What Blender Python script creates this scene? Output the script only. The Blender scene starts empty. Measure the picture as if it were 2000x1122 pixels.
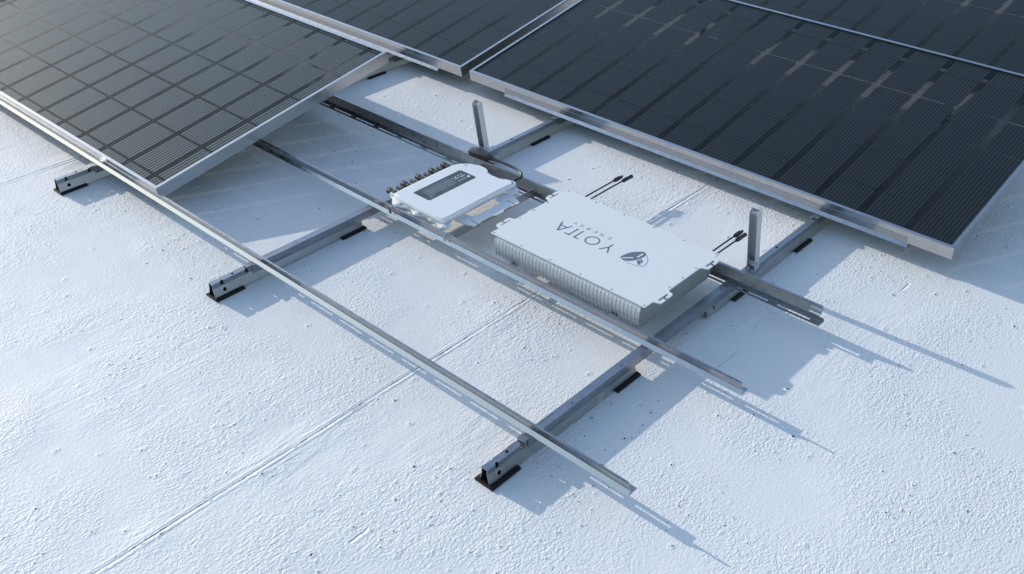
import bpy, bmesh, math, random
from mathutils import Vector, Matrix
random.seed(7)
sc = bpy.context.scene
# ---------------------------------------------------------------- camera
cam = bpy.data.cameras.new("camera")
cam.sensor_width = 36.0
cam.lens = 36.0 * 1944.11 / 2000.0
cam.clip_start = 0.05
cam.clip_end = 2000.0
camo = bpy.data.objects.new("camera", cam)
sc.collection.objects.link(camo)
camo.location = (2.02041, -1.04697, 1.51418)
camo.rotation_euler = (0.97093, 0.00016, 0.74479)
sc.camera = camo
# ---------------------------------------------------------------- light
SUN_EL, SUN_AZ = 19.2, 5.2          # elevation; degrees the sun stands off -X towards -Y
world = bpy.data.worlds.new("World")
sc.world = world
world.use_nodes = True
wn = world.node_tree
sky = wn.nodes.new('ShaderNodeTexSky')
sky.sky_type = 'NISHITA'
sky.sun_disc = False
sky.sun_elevation = math.radians(SUN_EL)
sky.sun_rotation = math.radians(270.0 - SUN_AZ)
sky.air_density = 1.0
sky.dust_density = 0.6
sky.ozone_density = 1.0
bg = wn.nodes['Background']
wn.links.new(sky.outputs[0], bg.inputs[0])
bg.inputs[1].default_value = 0.15
sl = bpy.data.lights.new("sun", 'SUN')
sl.energy = 2.1
sl.angle = math.radians(0.5)
sl.color = (1.0, 0.93, 0.84)
so = bpy.data.objects.new("sun", sl)
sc.collection.objects.link(so)
e, a = math.radians(SUN_EL), math.radians(SUN_AZ)
tosun = Vector((-math.cos(e) * math.cos(a), -math.cos(e) * math.sin(a), math.sin(e)))
so.rotation_euler = tosun.to_track_quat('Z', 'Y').to_euler()
so.location = tosun * 8
sc.view_settings.view_transform = 'Standard'
sc.view_settings.look = 'None'
sc.view_settings.gamma = 1
sc.view_settings.exposure = 0.85

C = sc.collection
# ---------------------------------------------------------------- materials
def mat(name, col, rough=0.5, metal=0.0, coat=0.0, spec=0.5):
    m = bpy.data.materials.new(name)
    m.use_nodes = True
    b = m.node_tree.nodes['Principled BSDF']
    b.inputs['Base Color'].default_value = (*col, 1)
    b.inputs['Roughness'].default_value = rough
    b.inputs['Metallic'].default_value = metal
    b.inputs['Specular IOR Level'].default_value = spec
    b.inputs['Coat Weight'].default_value = coat
    return m

def noise_rough(m, scale=60, lo=0.2, hi=0.4, bump=0.0, colvar=None, stretch=(1, 1, 1), bscale=None, bdist=0.001):
    nt = m.node_tree
    b = nt.nodes['Principled BSDF']
    tc = nt.nodes.new('ShaderNodeTexCoord')
    mp = nt.nodes.new('ShaderNodeMapping')
    mp.inputs['Scale'].default_value = stretch
    nt.links.new(tc.outputs['Object'], mp.inputs[0])
    n = nt.nodes.new('ShaderNodeTexNoise')
    n.inputs['Scale'].default_value = scale
    n.inputs['Detail'].default_value = 5
    nt.links.new(mp.outputs[0], n.inputs['Vector'])
    r = nt.nodes.new('ShaderNodeMapRange')
    r.inputs['From Min'].default_value = 0.3
    r.inputs['From Max'].default_value = 0.7
    r.inputs['To Min'].default_value = lo
    r.inputs['To Max'].default_value = hi
    nt.links.new(n.outputs['Fac'], r.inputs['Value'])
    nt.links.new(r.outputs[0], b.inputs['Roughness'])
    if colvar:
        mx = nt.nodes.new('ShaderNodeMix')
        mx.data_type = 'RGBA'
        mx.inputs['A'].default_value = (*colvar[0], 1)
        mx.inputs['B'].default_value = (*colvar[1], 1)
        nt.links.new(n.outputs['Fac'], mx.inputs['Factor'])
        nt.links.new(mx.outputs['Result'], b.inputs['Base Color'])
    if bump:
        n2 = nt.nodes.new('ShaderNodeTexNoise')
        n2.inputs['Scale'].default_value = bscale or scale * 4
        n2.inputs['Detail'].default_value = 3
        nt.links.new(mp.outputs[0], n2.inputs['Vector'])
        bp = nt.nodes.new('ShaderNodeBump')
        bp.inputs['Strength'].default_value = bump
        bp.inputs['Distance'].default_value = bdist
        nt.links.new(n2.outputs['Fac'], bp.inputs['Height'])
        nt.links.new(bp.outputs[0], b.inputs['Normal'])
    return m

M = {}
M['galv'] = noise_rough(mat('galvanised_steel', (.56, .57, .58), .3, 1.0), 45, .24, .34, 0, ((.35, .36, .375), (.42, .43, .445)))
M['strut'] = noise_rough(mat('pale_galvanised_strut', (.62, .63, .64), .4, .85), 45, .38, .5, 0, ((.56, .57, .58), (.64, .65, .66)))
M['rail'] = noise_rough(mat('dull_galvanised_rail', (.34, .35, .37), .3, 1.0), 45, .30, .42, 0, ((.29, .305, .33), (.36, .375, .40)))
M['alu'] = noise_rough(mat('anodised_aluminium', (.74, .74, .73), .3, 1.0), 60, .18, .26, 0, ((.50, .49, .48), (.56, .555, .54)))
M['rubber'] = noise_rough(mat('black_rubber', (.009, .009, .009), .6, spec=.25), 120, .5, .75, .2, ((.006, .006, .006), (.014, .014, .013)), bscale=400, bdist=.0004)
M['white'] = noise_rough(mat('white_powder_coat', (.70, .71, .71), .38), 160, .34, .46, 0, ((.69, .69, .68), (.71, .71, .70)), bscale=1400, bdist=.0002)
M['gloss_white'] = noise_rough(mat('white_cast_shell', (.72, .72, .70), .38), 4, .36, .40, 0, ((.70, .71, .71), (.72, .72, .715)))
M['fin'] = noise_rough(mat('painted_heat_sink', (.22, .22, .22), .42), 80, .38, .5, 0, ((.20, .205, .205), (.23, .235, .235)))
M['fin_edge'] = mat('fin_paint', (.66, .66, .64), .4)
M['sink'] = mat('heat_sink_base', (.66, .66, .65), .45)
M['ink'] = mat('grey_print', (.12, .15, .18), .5)
M['label'] = mat('label_film', (.032, .042, .052), .4)
M['label_light'] = mat('label_print', (.15, .17, .19), .4)
M['label_white'] = mat('label_white_print', (.7, .72, .74), .4)
M['plastic'] = noise_rough(mat('black_connector_plastic', (.03, .025, .02), .4), 90, .32, .5, 0, ((.022, .018, .015), (.05, .042, .032)))
M['cable'] = mat('black_cable_jacket', (.016, .015, .014), .42)
M['bolt'] = mat('zinc_bolt', (.6, .6, .6), .3, 1.0)
M['cell'] = noise_rough(mat('silicon_cell', (.008, .011, .015), .4, spec=.2), 12, .34, .5, 0, ((.005, .006, .008), (.008, .009, .011)))
M['wire'] = mat('busbar_wire', (.056, .055, .052), .4, .2)
M['wire_sheen'] = mat('busbar_wire_sky_sheen', (.175, .175, .16), .4, .1)  # lit copy of the busbar wire, sky reflection put into its colour
M['cell_sheen'] = mat('silicon_cell_sky_sheen', (.014, .018, .019), .4, spec=.2)  # lit copy of the silicon cell, lifted to carry the same painted sheen
M['hole'] = mat('dark_cavity', (.01, .01, .01), .8)

def glass_mat(name, tint, gloss):
    m = bpy.data.materials.new(name)
    m.use_nodes = True
    nt = m.node_tree
    nt.nodes.clear()
    out = nt.nodes.new('ShaderNodeOutputMaterial')
    mix = nt.nodes.new('ShaderNodeMixShader')
    lw = nt.nodes.new('ShaderNodeLayerWeight')
    lw.inputs['Blend'].default_value = .5
    pw = nt.nodes.new('ShaderNodeMath')
    pw.operation = 'POWER'
    pw.inputs[1].default_value = 5.0
    nt.links.new(lw.outputs['Facing'], pw.inputs[0])
    fr = nt.nodes.new('ShaderNodeMath')
    fr.operation = 'MULTIPLY_ADD'
    fr.inputs[1].default_value = .95 * gloss
    fr.inputs[2].default_value = .035 * gloss
    nt.links.new(pw.outputs[0], fr.inputs[0])
    tr = nt.nodes.new('ShaderNodeBsdfTransparent')
    tr.inputs['Color'].default_value = (*tint, 1)
    gl = nt.nodes.new('ShaderNodeBsdfGlossy')
    gl.inputs['Color'].default_value = (.36, .36, .325, 1)
    gl.inputs['Roughness'].default_value = .06
    nt.links.new(fr.outputs[0], mix.inputs[0])
    nt.links.new(tr.outputs[0], mix.inputs[1])
    nt.links.new(gl.outputs[0], mix.inputs[2])
    nt.links.new(mix.outputs[0], out.inputs[0])
    return m
M['glass'] = glass_mat('clear_panel_glass', (.96, .97, .965), 1.0)
M['back_glass'] = glass_mat('tinted_back_sheet', (.41, .40, .39), .25)

def roof_mat():
    m = mat('white_roof_coating', (.72, .72, .71), .6, spec=.35)
    nt = m.node_tree
    L = nt.links.new
    b = nt.nodes['Principled BSDF']
    N = nt.nodes.new
    tc = N('ShaderNodeTexCoord')
    def noise(scale, stretch=(1, 1, 1), detail=3, rough=.5, dist=0.0, rot=0.0, ntype=None):
        mp = N('ShaderNodeMapping')
        mp.inputs['Scale'].default_value = stretch
        mp.inputs['Rotation'].default_value = (0, 0, rot)
        L(tc.outputs['Object'], mp.inputs[0])
        n = N('ShaderNodeTexNoise')
        n.inputs['Scale'].default_value = scale
        n.inputs['Detail'].default_value = detail
        n.inputs['Roughness'].default_value = rough
        n.inputs['Distortion'].default_value = dist
        L(mp.outputs[0], n.inputs['Vector'])
        return n.outputs['Fac']
    def ma(op, x, y=None, z=None, clamp=False):
        k = N('ShaderNodeMath')
        k.operation = op
        k.use_clamp = clamp
        for i, v in enumerate((x, y, z)):
            if v is None:
                continue
            if isinstance(v, (int, float)):
                k.inputs[i].default_value = v
            else:
                L(v, k.inputs[i])
        return k.outputs[0]
    def rng(v, f0, f1, t0, t1, smooth=True):
        r = N('ShaderNodeMapRange')
        r.interpolation_type = 'SMOOTHSTEP' if smooth else 'LINEAR'
        for k, q in zip(('From Min', 'From Max', 'To Min', 'To Max'), (f0, f1, t0, t1)):
            r.inputs[k].default_value = q
        L(v, r.inputs['Value'])
        return r.outputs[0]
    sep = N('ShaderNodeSeparateXYZ')
    L(tc.outputs['Object'], sep.inputs[0])
    X, Y = sep.outputs[0], sep.outputs[1]
    patch = rng(noise(3.2, detail=3), .36, .62, .30, 1.15)
    fine = noise(185, (1, .7, 1), 2, .5, .6)
    mid = noise(95, (1, .5, 1), 2, .5, .6, rot=.35)
    lay = noise(5, (1, .45, 1), 2, .5, .3)
    streak = noise(120, (1, .07, 1), 2, .5, .5)
    micro = noise(230, detail=1)
    h = ma('MULTIPLY', fine, patch)
    h = ma('MULTIPLY', h, .0025)
    h = ma('ADD', h, ma('MULTIPLY', ma('MULTIPLY', mid, rng(noise(3.3, detail=2), .38, .6, .3, 1.2)), .0013))
    h = ma('ADD', h, ma('MULTIPLY', lay, .0007))
    trowel = noise(11, (1, .35, 1), 3, .55, 1.6, rot=-.25)
    h = ma('ADD', h, ma('MULTIPLY', ma('MULTIPLY', trowel, rng(noise(1.7, detail=2), .45, .6, 0, 1)), .0026))
    h = ma('ADD', h, ma('MULTIPLY', ma('MULTIPLY', streak, rng(noise(1.6, detail=1), .45, .62, 0, 1)), .0008))
    h = ma('ADD', h, ma('MULTIPLY', micro, .00010))
    # pits
    def pits(scale, thr, rad, stretch, off):
        mp = N('ShaderNodeMapping')
        mp.inputs['Scale'].default_value = stretch
        mp.inputs['Location'].default_value = (off, off * .7, 0)
        mp.inputs['Rotation'].default_value = (0, 0, .9)
        L(tc.outputs['Object'], mp.inputs[0])
        v = N('ShaderNodeTexVoronoi')
        v.voronoi_dimensions = '2D'
        v.inputs['Scale'].default_value = scale
        L(mp.outputs[0], v.inputs['Vector'])
        cs = N('ShaderNodeSeparateColor')
        L(v.outputs['Color'], cs.inputs[0])
        sel = ma('GREATER_THAN', cs.outputs[0], thr)
        sz = ma('MULTIPLY', cs.outputs[1], rad)
        d = ma('SUBTRACT', v.outputs['Distance'], ma('MULTIPLY', ma('SUBTRACT', fine, .5), .12))
        k = ma('LESS_THAN', d, ma('ADD', sz, rad * .15))
        halo = rng(d, 0, rad * 5.0, 1, 0)
        return ma('MULTIPLY', sel, k), ma('MULTIPLY', sel, halo)
    cl = rng(noise(3.1, detail=2), .44, .60, 0, 1)
    p1, h1 = pits(46, .82, .075, (1, 1.0, 1), 3.3)
    p2, h2 = pits(15, .74, .036, (1, .8, 1), 9.1)
    pit = ma('MAXIMUM', ma('MULTIPLY', p1, ma('GREATER_THAN', cl, .5)), p2)
    halo = ma('MAXIMUM', ma('MULTIPLY', h1, cl), h2)
    h = ma('ADD', h, ma('MULTIPLY', ma('MULTIPLY', halo, noise(190, detail=2)), .0022))
    h = ma('SUBTRACT', h, ma('MULTIPLY', pit, .003))
    # welded lap seams running along Y
    crack = None
    for x0, amp, wid in ((.588, 1.0, 1.0), (-1.063, 1.0, 1.0), (2.24, .8, 1.0)):
        wob = ma('ADD', ma('MULTIPLY', ma('SUBTRACT', noise(3.5, (.2, 1, 1), 3), .5), .012), ma('MULTIPLY', ma('SUBTRACT', noise(45, (.4, 1, 1), 2), .5), .0028))
        xs = ma('SUBTRACT', ma('SUBTRACT', X, x0), wob)
        step = rng(xs, -.0035, .0015, 1, 0)
        bead = ma('MULTIPLY', rng(ma('ABSOLUTE', ma('SUBTRACT', xs, .0075)), .001, .006, 1, 0), .8)
        bead2 = ma('MULTIPLY', rng(ma('ABSOLUTE', ma('ADD', xs, .010)), .001, .004, 1, 0), .35)
        sv = ma('ADD', ma('ADD', step, bead), bead2)
        br = rng(noise(4.5, (.2, 1, 1), 3), .36, .6, .55, 1)
        h = ma('ADD', h, ma('MULTIPLY', ma('MULTIPLY', sv, br), .0019 * amp))
        near = rng(ma('ABSOLUTE', xs), .01, .07, 1, 0)
        rough = noise(60, (1, .16, 1), 3, .6, 1.0)
        nm = ma('MULTIPLY', near, rng(noise(2.3, (.3, 1, 1), 2), .46, .60, 0, 1))
        h = ma('ADD', h, ma('MULTIPLY', ma('MULTIPLY', rough, nm), .0050 * amp))
        line = ma('MULTIPLY', ma('LESS_THAN', ma('ABSOLUTE', ma('ADD', xs, .0005)), .0011),
                  ma('GREATER_THAN', noise(16, (.2, 1, 1), 3, .6), .545))
        line2 = ma('MULTIPLY', ma('LESS_THAN', ma('ABSOLUTE', ma('SUBTRACT', xs, .0045)), .0009),
                   ma('GREATER_THAN', noise(13, (.2, 1, 1), 3, .6, rot=.01), .585))
        line = ma('MAXIMUM', line, line2)
        crack = line if crack is None else ma('MAXIMUM', crack, line)
    # short scratches along Y
    for x0, y0, y1 in ((.887, -.295, -.235), (1.116, .61, .76), (1.30, 1.27, 1.33)):
        xs = ma('ADD', ma('SUBTRACT', X, x0), ma('MULTIPLY', ma('SUBTRACT', noise(20, detail=1), .5), .006))
        k = ma('MULTIPLY', rng(ma('ABSOLUTE', xs), .0006, .0045, 1, 0),
               ma('MULTIPLY', rng(Y, y0, y0 + .02, 0, 1), rng(Y, y1 - .02, y1, 1, 0)))
        h = ma('SUBTRACT', h, ma('MULTIPLY', k, .0028))
    bp = N('ShaderNodeBump')
    bp.inputs['Strength'].default_value = 1.0
    bp.inputs['Distance'].default_value = 1.0
    L(h, bp.inputs['Height'])
    L(bp.outputs[0], b.inputs['Normal'])
    dark = ma('MAXIMUM', pit, crack)
    tone = rng(noise(1.1, (1, .6, 1), 4), .3, .7, 0, 1)
    mx = N('ShaderNodeMix')
    mx.data_type = 'RGBA'
    mx.inputs['A'].default_value = (.70, .70, .68, 1)
    mx.inputs['B'].default_value = (.755, .75, .73, 1)
    L(tone, mx.inputs['Factor'])
    mx2 = N('ShaderNodeMix')
    mx2.data_type = 'RGBA'
    L(dark, mx2.inputs['Factor'])
    L(mx.outputs['Result'], mx2.inputs['A'])
    mx2.inputs['B'].default_value = (.055, .055, .06, 1)
    L(mx2.outputs['Result'], b.inputs['Base Color'])
    return m
M['roof'] = roof_mat()

# ---------------------------------------------------------------- helpers
def box(bm, x0, x1, y0, y1, z0, z1):
    vs = [bm.verts.new((x, y, z)) for x in (x0, x1) for y in (y0, y1) for z in (z0, z1)]
    for f in ((0, 1, 3, 2), (4, 6, 7, 5), (0, 4, 5, 1), (2, 3, 7, 6), (0, 2, 6, 4), (1, 5, 7, 3)):
        bm.faces.new([vs[i] for i in f])

def prism(bm, pts, lo, hi, axis='z'):
    """closed polygon pts (2D) extruded along axis"""
    def v(p, h):
        if axis == 'z':
            return (p[0], p[1], h)
        if axis == 'x':
            return (h, p[0], p[1])
        return (p[0], h, p[1])
    A = [bm.verts.new(v(p, lo)) for p in pts]
    B = [bm.verts.new(v(p, hi)) for p in pts]
    n = len(pts)
    bm.faces.new(A)
    bm.faces.new(B[::-1])
    for i in range(n):
        bm.faces.new((A[i], B[i], B[(i + 1) % n], A[(i + 1) % n]))

def sheet(bm, p, q, t, x0, x1, axis='x'):
    """flat strip between 2D points p,q, thickness t (to the left of p->q), extruded"""
    d = Vector((q[0] - p[0], q[1] - p[1])).normalized()
    n = Vector((-d.y, d.x)) * t
    prism(bm, [p, q, (q[0] + n.x, q[1] + n.y), (p[0] + n.x, p[1] + n.y)], x0, x1, axis)

def offset_profile(pts, t):
    out = []
    for i, p in enumerate(pts):
        ns = []
        if i > 0:
            d = Vector(pts[i]) - Vector(pts[i - 1]); ns.append(Vector((-d.y, d.x)).normalized())
        if i < len(pts) - 1:
            d = Vector(pts[i + 1]) - Vector(pts[i]); ns.append(Vector((-d.y, d.x)).normalized())
        n = sum(ns, Vector((0, 0)))
        n = n / n.length
        k = t / max(.35, n.dot(ns[0]))
        out.append((p[0] + n.x * k, p[1] + n.y * k))
    return out

def folded(bm, pts, t, a0, a1, axis='x'):
    """open 2D polyline turned into a bent sheet and extruded"""
    o = offset_profile(pts, t)
    prism(bm, list(pts) + o[::-1], a0, a1, axis)

def tube(bm, path, r, seg=10, cap=True):
    path = [Vector(p) for p in path]
    rings = []
    up = Vector((0, 0, 1))
    for i, p in enumerate(path):
        d = (path[min(i + 1, len(path) - 1)] - path[max(i - 1, 0)]).normalized()
        u = d.cross(up)
        if u.length < 1e-4:
            u = d.cross(Vector((1, 0, 0)))
        u.normalize()
        w = u.cross(d).normalized()
        rr = r[i] if isinstance(r, (list, tuple)) else r
        rings.append([bm.verts.new(p + (u * math.cos(2 * math.pi * k / seg) + w * math.sin(2 * math.pi * k / seg)) * rr) for k in range(seg)])
    for A, B in zip(rings, rings[1:]):
        for k in range(seg):
            bm.faces.new((A[k], A[(k + 1) % seg], B[(k + 1) % seg], B[k]))
    if cap:
        bm.faces.new(rings[0][::-1])
        bm.faces.new(rings[-1])

def spline(pts, n=8):
    P = [Vector(p) for p in pts]
    P = [P[0] * 2 - P[1]] + P + [P[-1] * 2 - P[-2]]
    out = []
    for i in range(1, len(P) - 2):
        for k in range(n):
            t = k / n
            a, b, c, d = P[i - 1], P[i], P[i + 1], P[i + 2]
            out.append(.5 * ((2 * b) + (c - a) * t + (2 * a - 5 * b + 4 * c - d) * t * t + (3 * b - a - 3 * c + d) * t ** 3))
    out.append(P[-2])
    return out

def cyl(bm, c, r, h, axis='z', seg=14, r2=None):
    c = Vector(c)
    d = {'x': Vector((1, 0, 0)), 'y': Vector((0, 1, 0)), 'z': Vector((0, 0, 1))}[axis]
    tube(bm, [c, c + d * h], [r, r2 if r2 is not None else r], seg)

def obj(name, bm, m, parent=None, bevel=0.0, smooth=False, segs=2):
    bmesh.ops.recalc_face_normals(bm, faces=bm.faces[:])
    if bevel:
        ed = [x for x in bm.edges if len(x.link_faces) == 2 and x.calc_face_angle(0) > .5]
        bmesh.ops.bevel(bm, geom=ed, offset=bevel, segments=segs, affect='EDGES', profile=.5, clamp_overlap=True)
    me = bpy.data.meshes.new(name)
    bm.to_mesh(me)
    bm.free()
    me.materials.append(m)
    if smooth:
        me.polygons.foreach_set('use_smooth', [True] * len(me.polygons))
        try:
            me.set_sharp_from_angle(angle=math.radians(38))
        except Exception:
            pass
    o = bpy.data.objects.new(name, me)
    C.objects.link(o)
    if parent:
        o.parent = parent
    return o

def cut(o, cutter_bm):
    """subtract holes from a part and keep the plain mesh"""
    bmesh.ops.recalc_face_normals(cutter_bm, faces=cutter_bm.faces[:])
    me = bpy.data.meshes.new('cutter')
    cutter_bm.to_mesh(me)
    cutter_bm.free()
    co = bpy.data.objects.new('cutter', me)
    C.objects.link(co)
    co.parent = o.parent
    bpy.context.view_layer.update()
    md = o.modifiers.new('b', 'BOOLEAN')
    md.operation = 'DIFFERENCE'
    md.solver = 'EXACT'
    md.use_self = True
    md.object = co
    dg = bpy.context.evaluated_depsgraph_get()
    dg.update()
    new = bpy.data.meshes.new_from_object(o.evaluated_get(dg))
    o.modifiers.clear()
    if len(new.polygons) > 4:
        o.data = new
    bpy.data.objects.remove(co)

def thing(name, label, cat, loc=(0, 0, 0), rot=(0, 0, 0), group=None):
    o = bpy.data.objects.new(name, None)
    C.objects.link(o)
    o.empty_display_size = .05
    o.location = loc
    o.rotation_euler = rot
    o['label'] = label
    o['category'] = cat
    if group:
        o['group'] = group
    return o

def copy_thing(root, loc, label, rot=None):
    r = root.copy()
    C.objects.link(r)
    r.location = loc
    if rot is not None:
        r.rotation_euler = rot
    r['label'] = label
    for ch in root.children:
        c = ch.copy()
        C.objects.link(c)
        c.parent = r
        for g in ch.children:
            d = g.copy()
            C.objects.link(d)
            d.parent = c
    return r

BM = bmesh.new
# ---------------------------------------------------------------- roof
bm = BM()
S = 60.0
vs = [bm.verts.new(p) for p in ((-S, -S, 0), (S, -S, 0), (S, S, 0), (-S, S, 0))]
bm.faces.new(vs)
roof = obj('roof_surface', bm, M['roof'])
roof['kind'] = 'structure'
roof['label'] = 'white coated flat roof surface'

# ---------------------------------------------------------------- dimensions from the photograph
PIT = 1.26832            # row pitch
RAILX = {'A': -.8502 - .0267, 'C': -.0267, 'D': 1.0 - .0267}
FW, FL = .0534, .0891
ZR = .0461               # rail top
ZF = .0479               # underside of cross channels
XE = 1.2397
TILT = math.radians(9.922)
PW, PL, TH = .9335, 1.8211, .0388
T = .0016

# ---------------------------------------------------------------- base rails
def foot_bm(y):
    b = BM()
    hw = FW / 2
    prism(b, [(-hw, .0006), (hw, .0006), (hw, .0052), (.022, .0070), (-.022, .0070), (-hw, .0052)], y, y + FL, 'y')
    return b

def rail_cutters(y_list_top, corner, side, slots=()):
    c = BM()
    for y in y_list_top:
        cyl(c, (0, y, ZR - .008), .0042, .02, 'z', 12)
    for y in corner:
        cyl(c, (.0092, y, ZR - .012), .0052, .03, 'z', 12)
        cyl(c, (-.0092, y, ZR - .012), .0028, .03, 'z', 10)
    for y, z in side:
        cyl(c, (.004, y, z), .0055, .03, 'x', 12)
    for y, l in slots:
        box(c, -.0045, -.0034, y, y + l, ZR - .01, ZR + .01)
    return c

def make_rail(length, feet, label, loc, ends='front', group='base rails lying on the roof'):
    t = thing('base_rail', label, 'mounting rail', loc, group=group)
    b = BM()
    prof = [(-.0158, .0030), (-.0086, .0315), (-.0086, ZR), (.0086, ZR), (.0086, .0315), (.0158, .0030)]
    # bent sheet with its thickness inwards
    folded(b, prof[::-1], T, 0, length, 'y')
    o = obj('rail_body', b, M['rail'], t)
    if ends == 'front':
        cut(o, rail_cutters([.069], [.030, .107], [(.033, .019)]))
    else:
        cut(o, rail_cutters([length - .075, .36, .255], [length - .030, length - .107], [(.033, .019), (length - .033, .019)]))
    for y in feet:
        obj('rubber_foot', foot_bm(y), M['rubber'], t, .0008)
    return t

places = {'A': ('left', 'farthest left base rail'), 'C': ('middle', 'middle base rail'), 'D': ('right', 'nearest base rail')}
FR = {
 'A': 'short base rail end with black foot under the front left solar panel',
 'C': 'galvanised base rail stub with black feet, in front of the small white inverter',
 'D': 'nearest galvanised base rail stub with open end and black feet, bottom centre of photo',
}
BK = {
 'A': 'galvanised base rail behind the left panel, running under the upper left panel',
 'C': 'galvanised base rail carrying the left upright strut, running under the large dark panel',
 'D': 'galvanised base rail carrying the right upright strut beside the large white battery',
}
BK2 = {
 'A': 'base rail far back beneath the upper left solar panel',
 'C': 'base rail far back seen through glass of the large right panel, left one',
 'D': 'base rail far back seen through glass of the large right panel, right one',
}
SEG = (.812, .812 + .96)
rail0 = None
railb = None
for k in 'DCA':
    x = RAILX[k]
    if rail0 is None:
        rail0 = make_rail(.505, [-.004 + 0.0, .4208], FR[k], (x, .004, 0))
        f = railb = make_rail(SEG[1] - SEG[0], [.9272 - SEG[0], 1.2518 - SEG[0], .4248 + PIT - SEG[0]], BK[k], (x, SEG[0], 0), 'back')
    else:
        copy_thing(rail0, (x, .004, 0), FR[k])
        copy_thing(railb, (x, SEG[0], 0), BK[k])
    copy_thing(railb, (x, SEG[0] + PIT, 0), BK2[k])

# splice caps joining the rails
CAPL = {
 'D': 'long slotted steel splice cap bridging the nearest base rails under the battery',
 'C': 'long slotted steel splice cap bridging the middle base rails beside the small inverter',
 'A': 'long steel splice cap hidden below the front left solar panel',
}
cap0 = None
for k in 'DCA':
    x = RAILX[k]
    for j in range(2):
        if cap0 is None:
            cap0 = thing('splice_cap', CAPL[k], 'rail connector', (x, .128, 0), group='splice caps over the base rails')
            b = BM()
            folded(b, [(-.0108, .0235), (-.0108, ZR + .0003 + T), (.0108, ZR + .0003 + T), (.0108, .0235)][::-1], T, 0, .967, 'y')
            o = obj('cap_body', b, M['rail'], cap0)
            c = BM()
            for y in (.045, .82):
                box(c, -.0060, -.0049, y, y + .055, .04, .06)
                box(c, -.0060, -.0020, y + .054, y + .0555, .04, .06)
                box(c, .0, .02, y + .02, y + .065, .0300, .0312)
            for y in (.155, .335, .45, .62, .76, .93):
                cyl(c, (.0025, y, .04), .0026, .02, 'z', 10)
                cyl(c, (-.003, y + .010, .04), .0012, .02, 'z', 8)
            cut(o, c)
            b = BM()
            prism(b, [(-.0108, ZR + .0022), (.0108, ZR + .0022), (.0108, ZR + .0050), (-.0108, ZR + .0050)], -.014, .004, 'y')
            obj('locking_tab', b, M['rail'], cap0, .0006)
        else:
            lab = CAPL[k] if j == 0 else {'D': 'splice cap far back under the right end of the large dark panel',
                                           'C': 'splice cap far back under the left end of the large dark panel',
                                           'A': 'splice cap far back under the upper left panel'}[k]
            copy_thing(cap0, (x, .128 + j * PIT, 0), lab)

# ---------------------------------------------------------------- cross channels
def slotted_flange(b, x0, x1, y0, y1, z, first_from_end=.05, slot=.092, pitch=.118, s0=.35, s1=.62):
    """horizontal strip with a row of long slots, built round the openings"""
    w = y1 - y0
    ya, yb = y0 + w * s0, y0 + w * s1
    box(b, x0, x1, y0, ya, z, z + T)
    box(b, x0, x1, yb, y1, z, z + T)
    e = x1
    nxt = x1 - first_from_end
    while nxt - slot > x0:
        box(b, nxt, e, ya, yb, z + .00005, z + T - .00005)
        e = nxt - slot
        nxt -= pitch
    box(b, x0, e, ya, yb, z + .00005, z + T - .00005)

def front_channel(x0, x1, loc, label, group, endslot='bottom', cut_end=True):
    """base flange behind, kinked web in front. local y=0 is the front lower edge"""
    o = thing('cross_channel', label, 'steel channel', loc, group=group)
    z = 0
    b = BM()
    slotted_flange(b, x0, x1, .0015, .0285, z)
    obj('slotted_flange', b, M['galv'], o)
    b = BM()
    sheet(b, (.0, .0), (.0068, .0108), T, x0, x1)
    obj('lower_web', b, M['galv'], o)
    b = BM()
    xe = x1 - .004
    sheet(b, (.0068, .0108), (.0020, .0316), T, x0, xe - .045)
    if endslot == 'bottom':
        sheet(b, (.0068, .0108), (.0064, .0126), T, xe - .045, xe)
        sheet(b, (.0056, .0160), (.0020, .0316), T, xe - .045, xe)
        sheet(b, (.0064, .0126), (.0056, .0160), T, xe - .028, xe - .020)
        sheet(b, (.0064, .0126), (.0056, .0160), T, xe - .004, xe)
    else:
        sheet(b, (.0068, .0108), (.0033, .0255), T, xe - .045, xe)
        sheet(b, (.0026, .0288), (.0020, .0316), T, xe - .045, xe)
    sheet(b, (.0020, .0316), (.0052, .0324), T * .8, x0, xe)
    obj('upper_web', b, M['galv'], o)
    return o

front_channel(-2.40, XE, (0, .1425, ZF), 'front steel channel along the low edge of the left solar panel, ending in bottom centre', 'cross channels of the front row')
front_channel(-2.40, XE, (0, .5607, ZF), 'middle steel channel with bright face in front of the white inverter and battery', 'cross channels of the front row', 'top')

def back_channel(x0, x1, loc, label, group):
    o = thing('cross_channel', label, 'steel channel', loc, group=group)
    b = BM()
    slotted_flange(b, x0, x1, 0, .0265, 0, .030, s0=.28, s1=.58)
    obj('slotted_flange', b, M['galv'], o)
    b = BM()
    sheet(b, (.0275, .0), (.0240, .0108), T, x0, x1)
    obj('lower_web', b, M['galv'], o)
    b = BM()
    xe = x1 - .012
    sheet(b, (.0240, .0108), (.0298, .0345), T, x0, xe - .030)
    for q0, q1 in ((0.0, .14), (.28, .66), (.80, 1.0)):
        pa = (.0240 + .0058 * q0, .0108 + .0237 * q0)
        pb = (.0240 + .0058 * q1, .0108 + .0237 * q1)
        sheet(b, pa, pb, T, xe - .030, xe + .004 * q1)
    sheet(b, (.0298, .0345), (.0370, .0352), T * .8, x0, xe)
    obj('upper_web', b, M['galv'], o)
    return o
back_channel(-2.40, XE, (0, .9148, ZF), 'rear steel channel with long slots behind the white inverter and battery', 'cross channels of the front row')
r2c = front_channel(-1.524, 0, (XE, .1425 + PIT, ZF), 'steel channel under the low edge of the large dark right panel', 'cross channels of the second row', 'top')
copy_thing(r2c, (-.632, .1425 + PIT, ZF), 'steel channel under the low edge of the upper left panel, ending near its corner')

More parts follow.
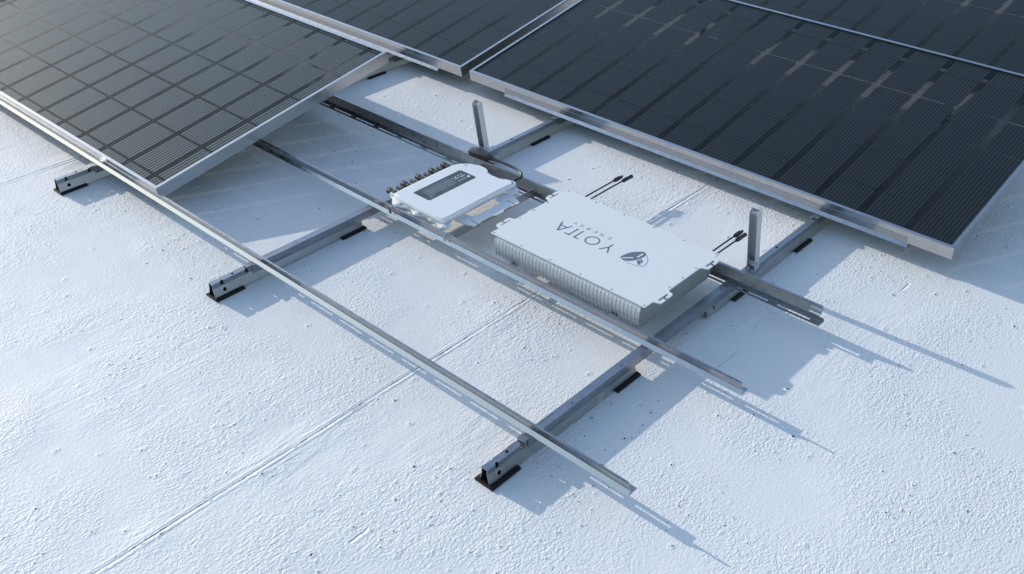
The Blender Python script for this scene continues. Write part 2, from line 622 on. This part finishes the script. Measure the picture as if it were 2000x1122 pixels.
# ---------------------------------------------------------------- tilt legs
def make_leg(label, loc):
    t = thing('support_leg', label, 'upright strut', loc, (TILT, 0, 0), group='upright tilt struts on the rails')
    b = BM()
    H = .1885
    w, d = .0125, .021
    box(b, -w + T, w - T, d - T, d, 0, H - .004)                    # web at the back
    for s in (-1, 1):
        x0, x1 = (s * w, s * w - s * T)
        lo, hi = min(x0, x1), max(x0, x1)
        pts = [(0, -.006), (d, -.006), (d, H - .008)]
        for k in range(7):
            an = math.pi * k / 6
            pts.append((d / 2 + math.cos(an) * d / 2, H - .008 + math.sin(an) * .010))
        pts = [p for i, p in enumerate(pts) if i != 3]
        prism(b, pts, lo, hi, 'x')
    box(b, -w + T, w - T, d * .35, d * .35 + T, H - .012, H - .003)
    o = obj('strut_body', b, M['strut'], t)
    c = BM()
    cyl(c, (.005, d * .5, .105), .0022, .02, 'x', 10)
    cyl(c, (-.03, d * .5, H - .014), .0030, .06, 'x', 10)
    cut(o, c)
    b = BM()
    cyl(b, (-.0145, d * .45, .014), .0032, .029, 'x', 10)
    cyl(b, (.0125, d * .45, .014), .0052, .003, 'x', 6)
    obj('bolt', b, M['bolt'], t)
    b = BM()
    box(b, -.0105, .0105, -.006, .004, -.0005, .002)
    cyl(b, (-.004, -.001, .002), .0035, .0025, 'z', 6)
    obj('base_clip', b, M['galv'], t)
    return t
LX = .0035
leg0 = make_leg('right upright steel strut beside the battery cables', (RAILX['D'] + LX, 1.029, .049))
copy_thing(leg0, (RAILX['C'] + LX, 1.029, .049), 'left upright steel strut behind the black cable plug')
copy_thing(leg0, (RAILX['A'] + LX, 1.029, .049), 'upright strut hidden under the high edge of the front left panel')
for k, s in (('D', 'right strut seen dark through the glass of the large panel'), ('C', 'left strut seen dark through the glass of the large panel'),
             ('A', 'strut beneath the high edge of the upper left panel')):
    copy_thing(leg0, (RAILX[k] + LX, 1.029 + PIT, .049), s)

# ---------------------------------------------------------------- solar panels
def cell_poly(b, x0, x1, y0, y1, z0, z1, r):
    if x1 - x0 < .004 or y1 - y0 < .004:
        return
    r = min(r, (x1 - x0) * .45, (y1 - y0) * .45)
    pts = []
    for cx, cy, a0 in ((x1 - r, y1 - r, 0), (x0 + r, y1 - r, 90), (x0 + r, y0 + r, 180), (x1 - r, y0 + r, 270)):
        for k in range(4):
            an = math.radians(a0 + 30 * k)
            pts.append((cx + r * math.cos(an), cy + r * math.sin(an)))
    prism(b, pts, z0, z1)

def make_panel(label, loc, xoff, yoff, xp=.1403, yp=.1735, group='tilted solar panels', n=11, ww=.0013, bright=False):  # bright: wires and cells painted paler, standing in for reflected sky
    t = thing('solar_panel', label, 'solar panel', loc, (TILT, 0, 0), group=group)
    L, W, h = PL, PW, TH
    b = BM()
    lip = .0105
    for y0, y1, yl0, yl1, yf0, yf1 in ((0, .002, .002, lip, .002, .024), (W - .002, W, W - lip, W - .002, W - .024, W - .002)):
        box(b, 0, L, y0, y1, -h, 0)
        box(b, .002, L - .002, yl0, yl1, -.0017, -.0001)
        box(b, .002, L - .002, yf0, yf1, -h + .0001, -h + .0017)
    for x0, x1, xl0, xl1, xf0, xf1 in ((0, .002, .002, lip, .002, .024), (L - .002, L, L - lip, L - .002, L - .024, L - .002)):
        box(b, x0, x1, .002, W - .002, -h, 0)
        box(b, xl0, xl1, lip, W - lip, -.0017, -.0001)
        box(b, xf0, xf1, .024, W - .024, -h + .0001, -h + .0017)
    obj('frame', b, M['alu'], t)
    b = BM()
    box(b, .0022, L - .0022, .0022, W - .0022, -.0052, -.0020)
    obj('glass', b, M['glass'], t)
    b = BM()
    box(b, .0022, L - .0022, .0022, W - .0022, -.0104, -.0086)
    obj('back_sheet', b, M['back_glass'], t)
    gx, gy = .0215, .0075
    xs = [xoff + xp * k for k in range(-15, 16)]
    ys = [yoff + yp * k for k in range(-8, 9)]
    xs = sorted([x for x in xs if .01 < x < L - .01])
    ys = sorted([y for y in ys if .01 < y < W - .01])
    xb = [(-gx / 2 + .004)] + xs + [L + gx / 2 - .004]
    yb = [(-gy / 2 + .004)] + ys + [W + gy / 2 - .004]
    b = BM()
    for i in range(len(xb) - 1):
        for j in range(len(yb) - 1):
            cell_poly(b, xb[i] + gx / 2, xb[i + 1] - gx / 2, yb[j] + gy / 2, yb[j + 1] - gy / 2, -.0080, -.0074, .009)
    obj('cell_array', b, M['cell_sheen' if bright else 'cell'], t)
    b = BM()
    for i in range(len(xb) - 1):
        a0 = (xs[0] - xp if i == 0 else xb[i]) + gx / 2
        a1 = (a0 + xp - gx)
        for k in range(n):
            x = a0 + (k + .5) * (a1 - a0) / n
            if .006 < x < L - .006:
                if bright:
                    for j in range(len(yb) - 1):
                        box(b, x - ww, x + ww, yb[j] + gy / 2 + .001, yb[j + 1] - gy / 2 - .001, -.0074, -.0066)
                else:
                    box(b, x - ww, x + ww, .004, W - .004, -.0074, -.0068)
    obj('busbar_wires', b, M['wire_sheen' if bright else 'wire'], t)
    b = BM()
    for i in (6,):
        x = L * i / 12
        box(b, x - .035, x + .035, W - .10, W - .05, -.022, -.0082)
    obj('junction_box', b, M['plastic'], t, .002)
    return t
Y0, Z0 = .1409, .0956 + .0018
XR = -.5044
p1 = make_panel('front left solar panel, low edge on the front channel, sky sheen partly in wire colour', (XR - PL, Y0, Z0), PL - .0795, .0445, n=9, ww=.0029, bright=True)
p2 = make_panel('large dark solar panel on the right with its near corner above the bare roof', (XR + .0451, Y0 + PIT, Z0), .1435, .1365, .1398)
copy_thing(p2, (XR - PL - .0007, Y0 + PIT, Z0), 'upper left solar panel between the front left panel and the narrow gap')
copy_thing(p2, (XR + .0451, Y0 + 2 * PIT, Z0), 'solar panel in the top right corner behind the high edge of the large one')
copy_thing(p2, (XR - PL - .0007, Y0 + 2 * PIT, Z0), 'solar panel of the last row on the left, out past the upper left panel')

# ---------------------------------------------------------------- micro inverter
CB = ZF + T                # top of channel flange
def crossbar(x, label):
    o = thing('crossbar', label, 'steel bar', (x, 0, 0), group='thin bars carrying the inverter')
    b = BM()
    box(b, 0, T, .566, .9395, CB + .0002, .0752)
    box(b, -.013, -.0001, .566, .9375, CB + .0002, CB + .0018)
    obj('bar_body', b, M['galv'], o)
    b = BM()
    # hook folded over the near channel
    box(b, -.004, .006, .5560, .5660, .0795, .0812)
    box(b, -.004, .006, .5545, .5560, .0600, .0812)
    box(b, T * -.2, T * 1.2, .5661, .5700, .0700, .0812)
    obj('hook', b, M['galv'], o)
    return o
cb = crossbar(.287, 'thin steel crossbar right of the small white inverter, hooked on the middle channel')
copy_thing(cb, (.062, 0, 0), 'thin steel crossbar below the left side of the small white inverter')

inv = thing('microinverter', 'small white inverter with dark label and a row of black sockets', 'inverter', (0, 0, 0))
def rounded(pts, n=3, f=.35):
    """corner-cutting (Chaikin) to soften an outline"""
    for _ in range(n):
        out = []
        for i, p in enumerate(pts):
            q = pts[(i + 1) % len(pts)]
            out.append((p[0] * .75 + q[0] * .25, p[1] * .75 + q[1] * .25))
            out.append((p[0] * .25 + q[0] * .75, p[1] * .25 + q[1] * .75))
        pts = out
    return pts
top_out = [(.036, .605), (.040, .592), (.052, .586), (.110, .584), (.245, .581), (.253, .584), (.254, .600), (.253, .700), (.252, .855),
           (.256, .868), (.252, .880), (.236, .886), (.222, .882), (.214, .872), (.160, .870), (.150, .872), (.142, .884), (.125, .892), (.098, .893), (.085, .886),
           (.072, .882), (.058, .872), (.044, .858), (.037, .842), (.035, .800), (.034, .700)]
zb = .0752
b = BM()
prism(b, rounded(top_out, 2), .0880, .1000)
obj('top_cover', b, M['gloss_white'], inv, .0012, True, 2)
def inset(pts, d):
    cx = sum(p[0] for p in pts) / len(pts)
    cy = sum(p[1] for p in pts) / len(pts)
    hx = max(abs(p[0] - cx) for p in pts)
    hy = max(abs(p[1] - cy) for p in pts)
    return [(cx + (p[0] - cx) * (1 - d / hx), cy + (p[1] - cy) * (1 - d / hy)) for p in pts]
b = BM()
prism(b, inset(rounded(top_out, 2), .005), .0999, .1012)
obj('raised_panel', b, M['gloss_white'], inv, .0011, True, 1)
b = BM()
prism(b, inset(rounded(top_out, 2), .006), .0835, .0881)
obj('neck', b, M['gloss_white'], inv)
b = BM()
low_out = [(.030, .640), (.026, .622), (.016, .616), (.014, .602), (.026, .596), (.036, .590), (.046, .577), (.062, .571), (.082, .572), (.096, .581), (.112, .586), (.128, .584),
           (.136, .573), (.150, .570), (.162, .577), (.172, .585), (.190, .586), (.204, .580), (.218, .584), (.236, .582), (.246, .573), (.262, .572), (.268, .580),
           (.266, .600), (.256, .612), (.246, .622), (.244, .650), (.244, .835), (.250, .846), (.268, .856), (.276, .868), (.270, .882), (.250, .892), (.225, .890), (.160, .880), (.145, .895), (.110, .902), (.080, .896), (.050, .880), (.036, .866), (.031, .840)]
prism(b, rounded(low_out, 2), zb, .0842)
obj('lower_shell', b, M['gloss_white'], inv, .0014, True, 2)
for x, y, r in ((.070, .580, .011), (.150, .581, .009), (.205, .588, .007), (.258, .582, .010)):
    b = BM()
    cyl(b, (x, y, zb - .0002), r, .0128, 'z', 16, r * .85)
    obj('cast_boss', b, M['gloss_white'], inv, .0012, True, 2)
for q in ((.014, .032, .598, .618, zb - .0003, .0925), (.238, .254, .872, .888, .0870, .1000)):
    b = BM()
    box(b, *q)
    obj('cast_boss', b, M['gloss_white'], inv, .0022, True, 3)
b = BM()
cyl(b, (.066, .862, .1010), .0042, .0012, 'z', 16)
cyl(b, (.066, .862, .1014), .0025, .0014, 'z', 6)
obj('screw', b, M['bolt'], inv)
# label
lx0, lx1, ly0, ly1, lz = .077, .1465, .634, .8285, .10145
lab_pts = []
r = .006
for cx, cy, a0 in ((lx1 - r, ly1 - r, 0), (lx0 + r, ly1 - r, 90), (lx0 + r, ly0 + r, 180), (lx1 - r, ly0 + r, 270)):
    for k in range(5):
        an = math.radians(a0 + 22.5 * k)
        lab_pts.append((cx + r * math.cos(an), cy + r * math.sin(an)))
b = BM()
prism(b, lab_pts, lz - .0004, lz)
labo = obj('label_plate', b, M['label'], inv)
b = BM()
z = lz
# table of small print
box(b, .0935, .1275, .655, .7640, z - .0001, z + .00008)
for x, y0, y1 in ((.0865, .655, .69), (.0865, .70, .725), (.0865, .735, .765), (.0895, .66, .76), (.1325, .66, .682), (.1325, .70, .728), (.1355, .70, .722), (.1300, .735, .76)):
    box(b, x - .0008, x + .0008, y0, y1, z - .0001, z + .00012)
box(b, .129, .138, .648, .662, z - .0001, z + .00012)
obj('label_table', b, M['label_light'], labo)
b = BM()
rnd = random.Random(3)
for i in range(9):
    x = .0955 + i * .0036
    y = .657
    while y < .758:
        l = rnd.uniform(.003, .014)
        box(b, x - .0005, x + .0005, y, min(y + l, .762), z + .00005, z + .00022)
        y += l + rnd.uniform(.0015, .006)
obj('label_small_print', b, M['label'], labo)
b = BM()
for k in range(4):
    y = .772 + .0125 * k
    prism(b, [(.0975, y - .0035), (.0975, y + .0035), (.1035, y)] if k != 1 else [(.0975, y - .003), (.0975, y + .003), (.1035, y + .003), (.1035, y - .003)], z, z + .0002)
box(b, .1085, .1105, .770, .792, z, z + .0002)
box(b, .1075, .1090, .796, .818, z, z + .0002)
box(b, .1110, .1122, .796, .812, z, z + .0002)
n = 18
prism(b, [(.1245 + .0052 * math.cos(6.2832 * k / n), .8165 + .0052 * math.sin(6.2832 * k / n)) for k in range(n)], z, z + .0002)
obj('label_symbols', b, M['label_white'], labo)

def strokes(b, segs, place, w, z0, z1):
    """segs in letter space; place maps letter space to the surface plane"""
    for (p, q) in segs:
        P, Q = Vector(place(p)), Vector(place(q))
        d = (Q - P).normalized()
        nn = Vector((-d.y, d.x)) * w / 2
        prism(b, [tuple(P - nn), tuple(Q - nn), tuple(Q + nn), tuple(P + nn)], z0, z1)
LET = {
 'Y': (.9, [((0, 1), (.45, .45)), ((.9, 1), (.45, .45)), ((.45, .47), (.45, 0))]),
 'E': (.62, [((0, 0), (0, 1)), ((0, .95), (.62, .95)), ((0, .5), (.55, .5)), ((0, .05), (.62, .05))]),
 'N': (.75, [((0, 0), (0, 1)), ((0, 1), (.75, 0)), ((.75, 0), (.75, 1))]),
 'R': (.65, [((0, 0), (0, 1)), ((0, .95), (.45, .95)), ((.45, .95), (.6, .75)), ((.6, .75), (.45, .5)), ((.45, .5), (0, .5)), ((.3, .5), (.65, 0))]),
 'G': (.8, [((.75, .8), (.55, .97)), ((.55, .97), (.25, .95)), ((.25, .95), (.03, .7)), ((.03, .7), (.03, .3)), ((.03, .3), (.25, .04)), ((.25, .04), (.6, .04)), ((.6, .04), (.76, .2)), ((.76, .2), (.76, .48)), ((.76, .48), (.45, .48))]),
 'A': (.9, [((0, 0), (.45, 1)), ((.45, 1), (.9, 0)), ((.2, .3), (.72, .3))]),
 'T': (.7, [((0, .95), (.7, .95)), ((.35, .95), (.35, 0))]),
 'O': (1.0, [((.5 + .48 * math.cos(6.2832 * k / 20), .5 + .48 * math.sin(6.2832 * k / 20)), (.5 + .48 * math.cos(6.2832 * (k + 1) / 20), .5 + .48 * math.sin(6.2832 * (k + 1) / 20))) for k in range(20)]),
}
# word on the inverter label: read towards -Y, tops towards +X
b = BM()
y = .8065
for ch in 'YOTTA':
    w, sg = LET[ch]
    s = .0058
    strokes(b, sg, lambda p, y=y, s=s: (.1215 + p[1] * s, y - p[0] * s), .0010, z, z + .0002)
    y -= (w + .38) * s
obj('label_wordmark', b, M['label_white'], labo)

# bracket plate with slots
b = BM()
br_out = [(.250, .632), (.292, .640), (.312, .648), (.3125, .672), (.308, .685), (.309, .722), (.316, .735), (.3175, .762), (.311, .776), (.310, .800),
          (.315, .806), (.3165, .832), (.305, .838), (.256, .860), (.250, .855), (.250, .800), (.275, .795), (.282, .785), (.276, .772), (.280, .760), (.280, .700), (.276, .684), (.250, .676)]
prism(b, br_out, .0754, .0790)
bro = obj('mounting_plate', b, M['white'], inv)
c = BM()
for y in (.664, .816):
    box(c, .284, .300, y - .0022, y + .0022, .06, .09)
    box(c, .298, .325, y - .0035, y + .0015, .06, .09)
    box(c, .284, .2875, y - .006, y + .006, .06, .09)
cyl(c, (.297, .740, .06), .0018, .03, 'z', 10)
cyl(c, (.262, .660, .06), .0016, .03, 'z', 10)
cut(bro, c)
# DC sockets along the left side
ys = [.612, .640, .669, .696, .727, .752, .782, .806, .834]
big = [1, 0, 1, 0, 0, 0, 1, 0, 1]
big = [1, 0, 1, 0, 1, 0, 1, 0, 1]
for i, y in enumerate(ys):
    b = BM()
    L0 = .034
    if big[i]:
        tube(b, [(.036, y, .0885), (.026, y, .0885), (.024, y, .0885), (.008, y - .001, .0885), (.007, y - .001, .0885), (-.006, y - .001, .0885)],
             [.0055, .0055, .0088, .0088, .0102, .0094], 12)
    else:
        tube(b, [(.036, y, .0885), (.024, y, .0885), (.0235, y, .0885), (.014, y, .0885), (.0135, y, .0885), (-.001, y, .0885)],
             [.0055, .0055, .0074, .0074, .0056, .0052], 12)
    obj('dc_socket', b, M['plastic'], inv, 0, True)
b = BM()
tube(b, [(.238, .884, .0905), (.232, .893, .0905), (.229, .900, .0903)], [.0085, .0085, .0060], 14)
obj('cable_gland', b, M['plastic'], inv, 0, True)

# AC cable and plug
ac = thing('power_cable', 'black output cable curving from the small inverter to a box plug by the left strut', 'cable', (0, 0, 0))
b = BM()
path = spline([(.229, .900, .0903), (.231, .915, .0903), (.230, .934, .0903), (.217, .951, .0905), (.196, .960, .0908), (.170, .964, .091), (.140, .964, .0915), (.108, .963, .092), (.092, .962, .092)], 8)
tube(b, path, .0042, 12)
obj('cable_run', b, M['cable'], ac, 0, True)
pl = bpy.data.objects.new('plug', None)
b = BM()
pts = [(-.048, -.013), (-.050, .006), (-.046, .015), (-.032, .0185), (-.014, .0155), (.014, .0165), (.026, .013), (.032, .007), (.032, -.007), (.026, -.013), (-.030, -.0165)]
prism(b, pts, -.0115, .0085)
o = obj('plug_box', b, M['plastic'], ac, .0035, True, 3)
o.location = (.046, .957, .0950)
o.rotation_euler = (0, 0, .10)
b = BM()
tube(b, [(.076, .961, .092), (.086, .962, .092), (.087, .962, .092), (.098, .963, .092)], [.008, .008, .0058, .0050], 12)
obj('plug_gland', b, M['plastic'], ac, 0, True)

# ---------------------------------------------------------------- battery
bat = thing('battery_module', 'large flat white battery box with finned side and grey printed name', 'battery', (0, 0, 0))
BX0, BX1, BY0, BY1, BZ = .418, .931, .607, .933, .1180
def ear(xc, yc, s):
    """outline points of a mounting ear on the +/-x side, going up in y"""
    k = .019
    return [(xc, yc - .036), (xc + s * .003, yc - .031), (xc + s * (k - .008), yc - .029), (xc + s * (k - .002), yc - .0265), (xc + s * k, yc - .020),
            (xc + s * k, yc + .020), (xc + s * (k - .002), yc + .0265), (xc + s * (k - .008), yc + .029), (xc + s * .003, yc + .031), (xc, yc + .036)]
eyR = (.672, .878)
out = [(BX0, BY0), (BX1, BY0)]
for yc in eyR:
    out += ear(BX1, yc, 1)
out += [(BX1, BY1), (BX0, BY1)]
for yc in eyR[::-1]:
    out += ear(BX0, yc, -1)[::-1]
b = BM()
prism(b, out, BZ - .0030, BZ)
lid = obj('lid', b, M['white'], bat)
c = BM()
for s, xx in ((1, BX1), (-1, BX0)):
    for yc in eyR:
        x0, x1 = sorted((xx + s * .0045, xx + s * .0110))
        for yy in (-1, 1):
            cyl(c, ((x0 + x1) / 2, yc + yy * .0165, BZ - .01), (x1 - x0) / 2, .02, 'z', 14)
        box(c, x0, x1, yc - .0165, yc + .0165, BZ - .0101, BZ + .0101)
        x2, x3 = sorted((xx + s * .0090, xx + s * .0260))
        box(c, x2, x3, yc - .0042, yc + .0042, BZ - .0102, BZ + .0102)
cut(lid, c)
# screws
spts = [(BX0 + .006 + (BX1 - BX0 - .012) * k / 5, y) for k in range(6) for y in (BY0 + .006, BY1 - .006)]
spts += [(x, y) for x in (BX0 + .006, BX1 - .006) for y in (.717, .775, .835)]
for x, y in spts:
    b = BM()
    cyl(b, (x, y, BZ - .0002), .0034, .0006, 'z', 12)
    so_ = obj('lid_screw', b, M['white'], bat)
    b = BM()
    cyl(b, (x, y, BZ + .0002), .0021, .0006, 'z', 8)
    obj('screw_head', b, M['ink'], so_)
b = BM()
prism(b, [(.6155, .0500), (.902, .0500), (.912, .058), (.9175, .070), (.9175, .1148), (.6118, .1148), (.6112, .108), (.6085, .100), (.6072, .088), (.6078, .070), (.6120, .056)], BX0 + .014, BX1 - .013, 'x')
obj('housing', b, M['sink'], bat, .0015)
b = BM()
n = 40
fp = [(.6105, .1148), (.6110, .108), (.6065, .101), (.6045, .090), (.6050, .075), (.6070, .060), (.6110, .0495), (.6600, .0495), (.6600, .1148)]
for i in range(n):
    x = BX0 + .016 + (BX1 - BX0 - .045) * i / (n - 1)
    prism(b, fp, x - .0009, x + .0009, 'x')
obj('heat_sink_fins', b, M['fin_edge'], bat)
b = BM()
prism(b, [(.6100, .1148), (.6060, .100), (.6045, .085), (.6050, .066), (.6100, .0495), (.902, .0495), (.9125, .057), (.9185, .070), (.9185, .1148)], BX1 - .0128, BX1 - .0100, 'x')
obj('end_plate', b, M['fin'], bat)
b = BM()
box(b, BX0 + .002, BX1 - .002, .6085, .6120, .1120, .1149)
cyl(b, (BX1 - .006, .6112, .1060), .0016, .0090, 'z', 10)
cyl(b, (BX0 + .006, .6112, .1060), .0016, .0090, 'z', 10)
obj('lid_rim', b, M['fin'], bat)
for x in (.50, .84):
    b = BM()
    box(b, x - .012, x + .012, .5735, .936, ZF + T + .0001, .0497)
    obj('support_strip', b, M['fin'], bat)
# printed name, read towards -X with letter tops towards -Y
b = BM()
z = BZ
H = .0425
def put(x, base=.7815, s=H):
    return lambda p: (x - p[0] * s, base - p[1] * s)
w = .0042
strokes(b, [((0, 1), (.33, .42)), ((.66, 1), (.33, .42)), ((.33, .46), (.33, 0))], put(.7125), w, z - .0001, z + .0003)
cx, cy = .6455, .7600
n = 40
for k in range(n):
    a0, a1 = 6.2832 * k / n, 6.2832 * (k + 1) / n
    ro, ri = .0213, .0172
    prism(b, [(cx + ri * math.cos(a0), cy + ri * math.sin(a0)), (cx + ro * math.cos(a0), cy + ro * math.sin(a0)),
              (cx + ro * math.cos(a1), cy + ro * math.sin(a1)), (cx + ri * math.cos(a1), cy + ri * math.sin(a1))], z - .0001, z + .0003)
strokes(b, [((0, .95), (.38, .95)), ((.36, 1.0), (.36, 0))], put(.6130), w, z - .0001, z + .0003)
strokes(b, [((.02, 0), (.02, 1.0)), ((0, .95), (.38, .95))], put(.5805), w, z - .0001, z + .0003)
strokes(b, [((0, 0), (.42, 1)), ((.42, 1), (.84, 0)), ((.16, .36), (.70, .36))], put(.5590), w, z - .0001, z + .0003)
obj('printed_name', b, M['ink'], bat)
b = BM()
s = .0120
xs = [.6750, .6510, .6275, .6035, .5815, .5610]
for ch, x in zip('ENERGY', xs):
    strokes(b, LET[ch][1], put(x, .8065, s), .0012, z - .0001, z + .0003)
obj('printed_subtitle', b, M['ink'], bat)
# emblem
b = BM()
upper = [(.7494, .7457), (.7500, .7580), (.7520, .7700), (.7560, .7810), (.7620, .7905), (.7695, .7989), (.7750, .8040), (.7819, .8073), (.7880, .8045), (.7943, .7989),
         (.7950, .7890), (.7934, .7779), (.7900, .7660), (.7852, .7558), (.7805, .7490), (.7752, .7445), (.7690, .7418), (.7617, .7404)]
prism(b, upper, z - .0001, z + .0003)
lower = [(.7617, .7404), (.7734, .7387), (.7904, .7380), (.8079, .7419), (.8199, .7476), (.8194, .7647), (.8150, .7770), (.8080, .7872), (.8010, .7950), (.7943, .7989)]
strokes(b, [(lower[i], lower[i + 1]) for i in range(len(lower) - 1)], lambda p: p, .0013, z - .0001, z + .0003)
for P, Q, ww in (((.7935, .7650), (.8080, .7500), .0078), ((.7965, .7735), (.8076, .7615), .0052)):
    strokes(b, [(P, Q)], lambda p: p, ww, z - .0001, z + .0003)
obj('printed_emblem', b, M['ink'], bat)
b = BM()
def capsule(P, Q, w, z0, z1):
    P, Q = Vector(P), Vector(Q)
    d = (Q - P).normalized()
    an = math.atan2(d.y, d.x)
    pts = [tuple(Q + Vector((math.cos(an + t), math.sin(an + t))) * w / 2) for t in [math.radians(v) for v in range(-90, 91, 30)]]
    pts += [tuple(P - Vector((math.cos(an + t), math.sin(an + t))) * w / 2) for t in [math.radians(v) for v in range(-90, 91, 30)]]
    prism(b, pts, z0, z1)
capsule((.7578, .7480), (.7760, .7648), .0044, z + .0002, z + .0005)
capsule((.7838, .7765), (.7850, .7955), .0048, z + .0002, z + .0005)
obj('emblem_slots', b, M['white'], bat)

# battery leads
def lead(x, y1, kind, label, zc=.062):
    t = thing('battery_lead', label, 'cable', (x, .9185, zc), group='short battery leads with plugs')
    b = BM()
    dx = (kind % 2) * .0
    y1 -= .9185
    tube(b, spline([(0, 0, .0), (-.0004, y1 * .4, .0006), (-.0010, y1 * .75, 0), (0, y1, 0)], 6), .0025, 10)
    obj('lead_wire', b, M['cable'], t, 0, True)
    b = BM()
    if kind == 0:
        tube(b, [(0, y1, 0), (.0003, y1 + .006, 0), (.0006, y1 + .024, 0), (.0008, y1 + .026, 0), (.0012, y1 + .040, 0)], [.0048, .0066, .0066, .0040, .0036], 12)
        box(b, -.0050, -.0025, y1 + .024, y1 + .034, -.002, .002)
        box(b, .0045, .0068, y1 + .024, y1 + .034, -.002, .002)
    else:
        tube(b, [(0, y1, 0), (.0003, y1 + .007, 0), (.0006, y1 + .020, 0), (.0009, y1 + .021, 0), (.0016, y1 + .044, 0)], [.0048, .0066, .0066, .0056, .0062], 12)
    obj('lead_plug', b, M['cable'], t, 0, True)
lead(.420, 1.150, 0, 'left lead of the rear centre pair with forked plug')
lead(.4405, 1.166, 1, 'right lead of the rear centre pair with barrel plug')
lead(.8675, 1.120, 0, 'upper lead of the pair reaching the right strut, forked plug')
lead(.8835, 1.104, 1, 'lower lead of the pair reaching the right strut, barrel plug')
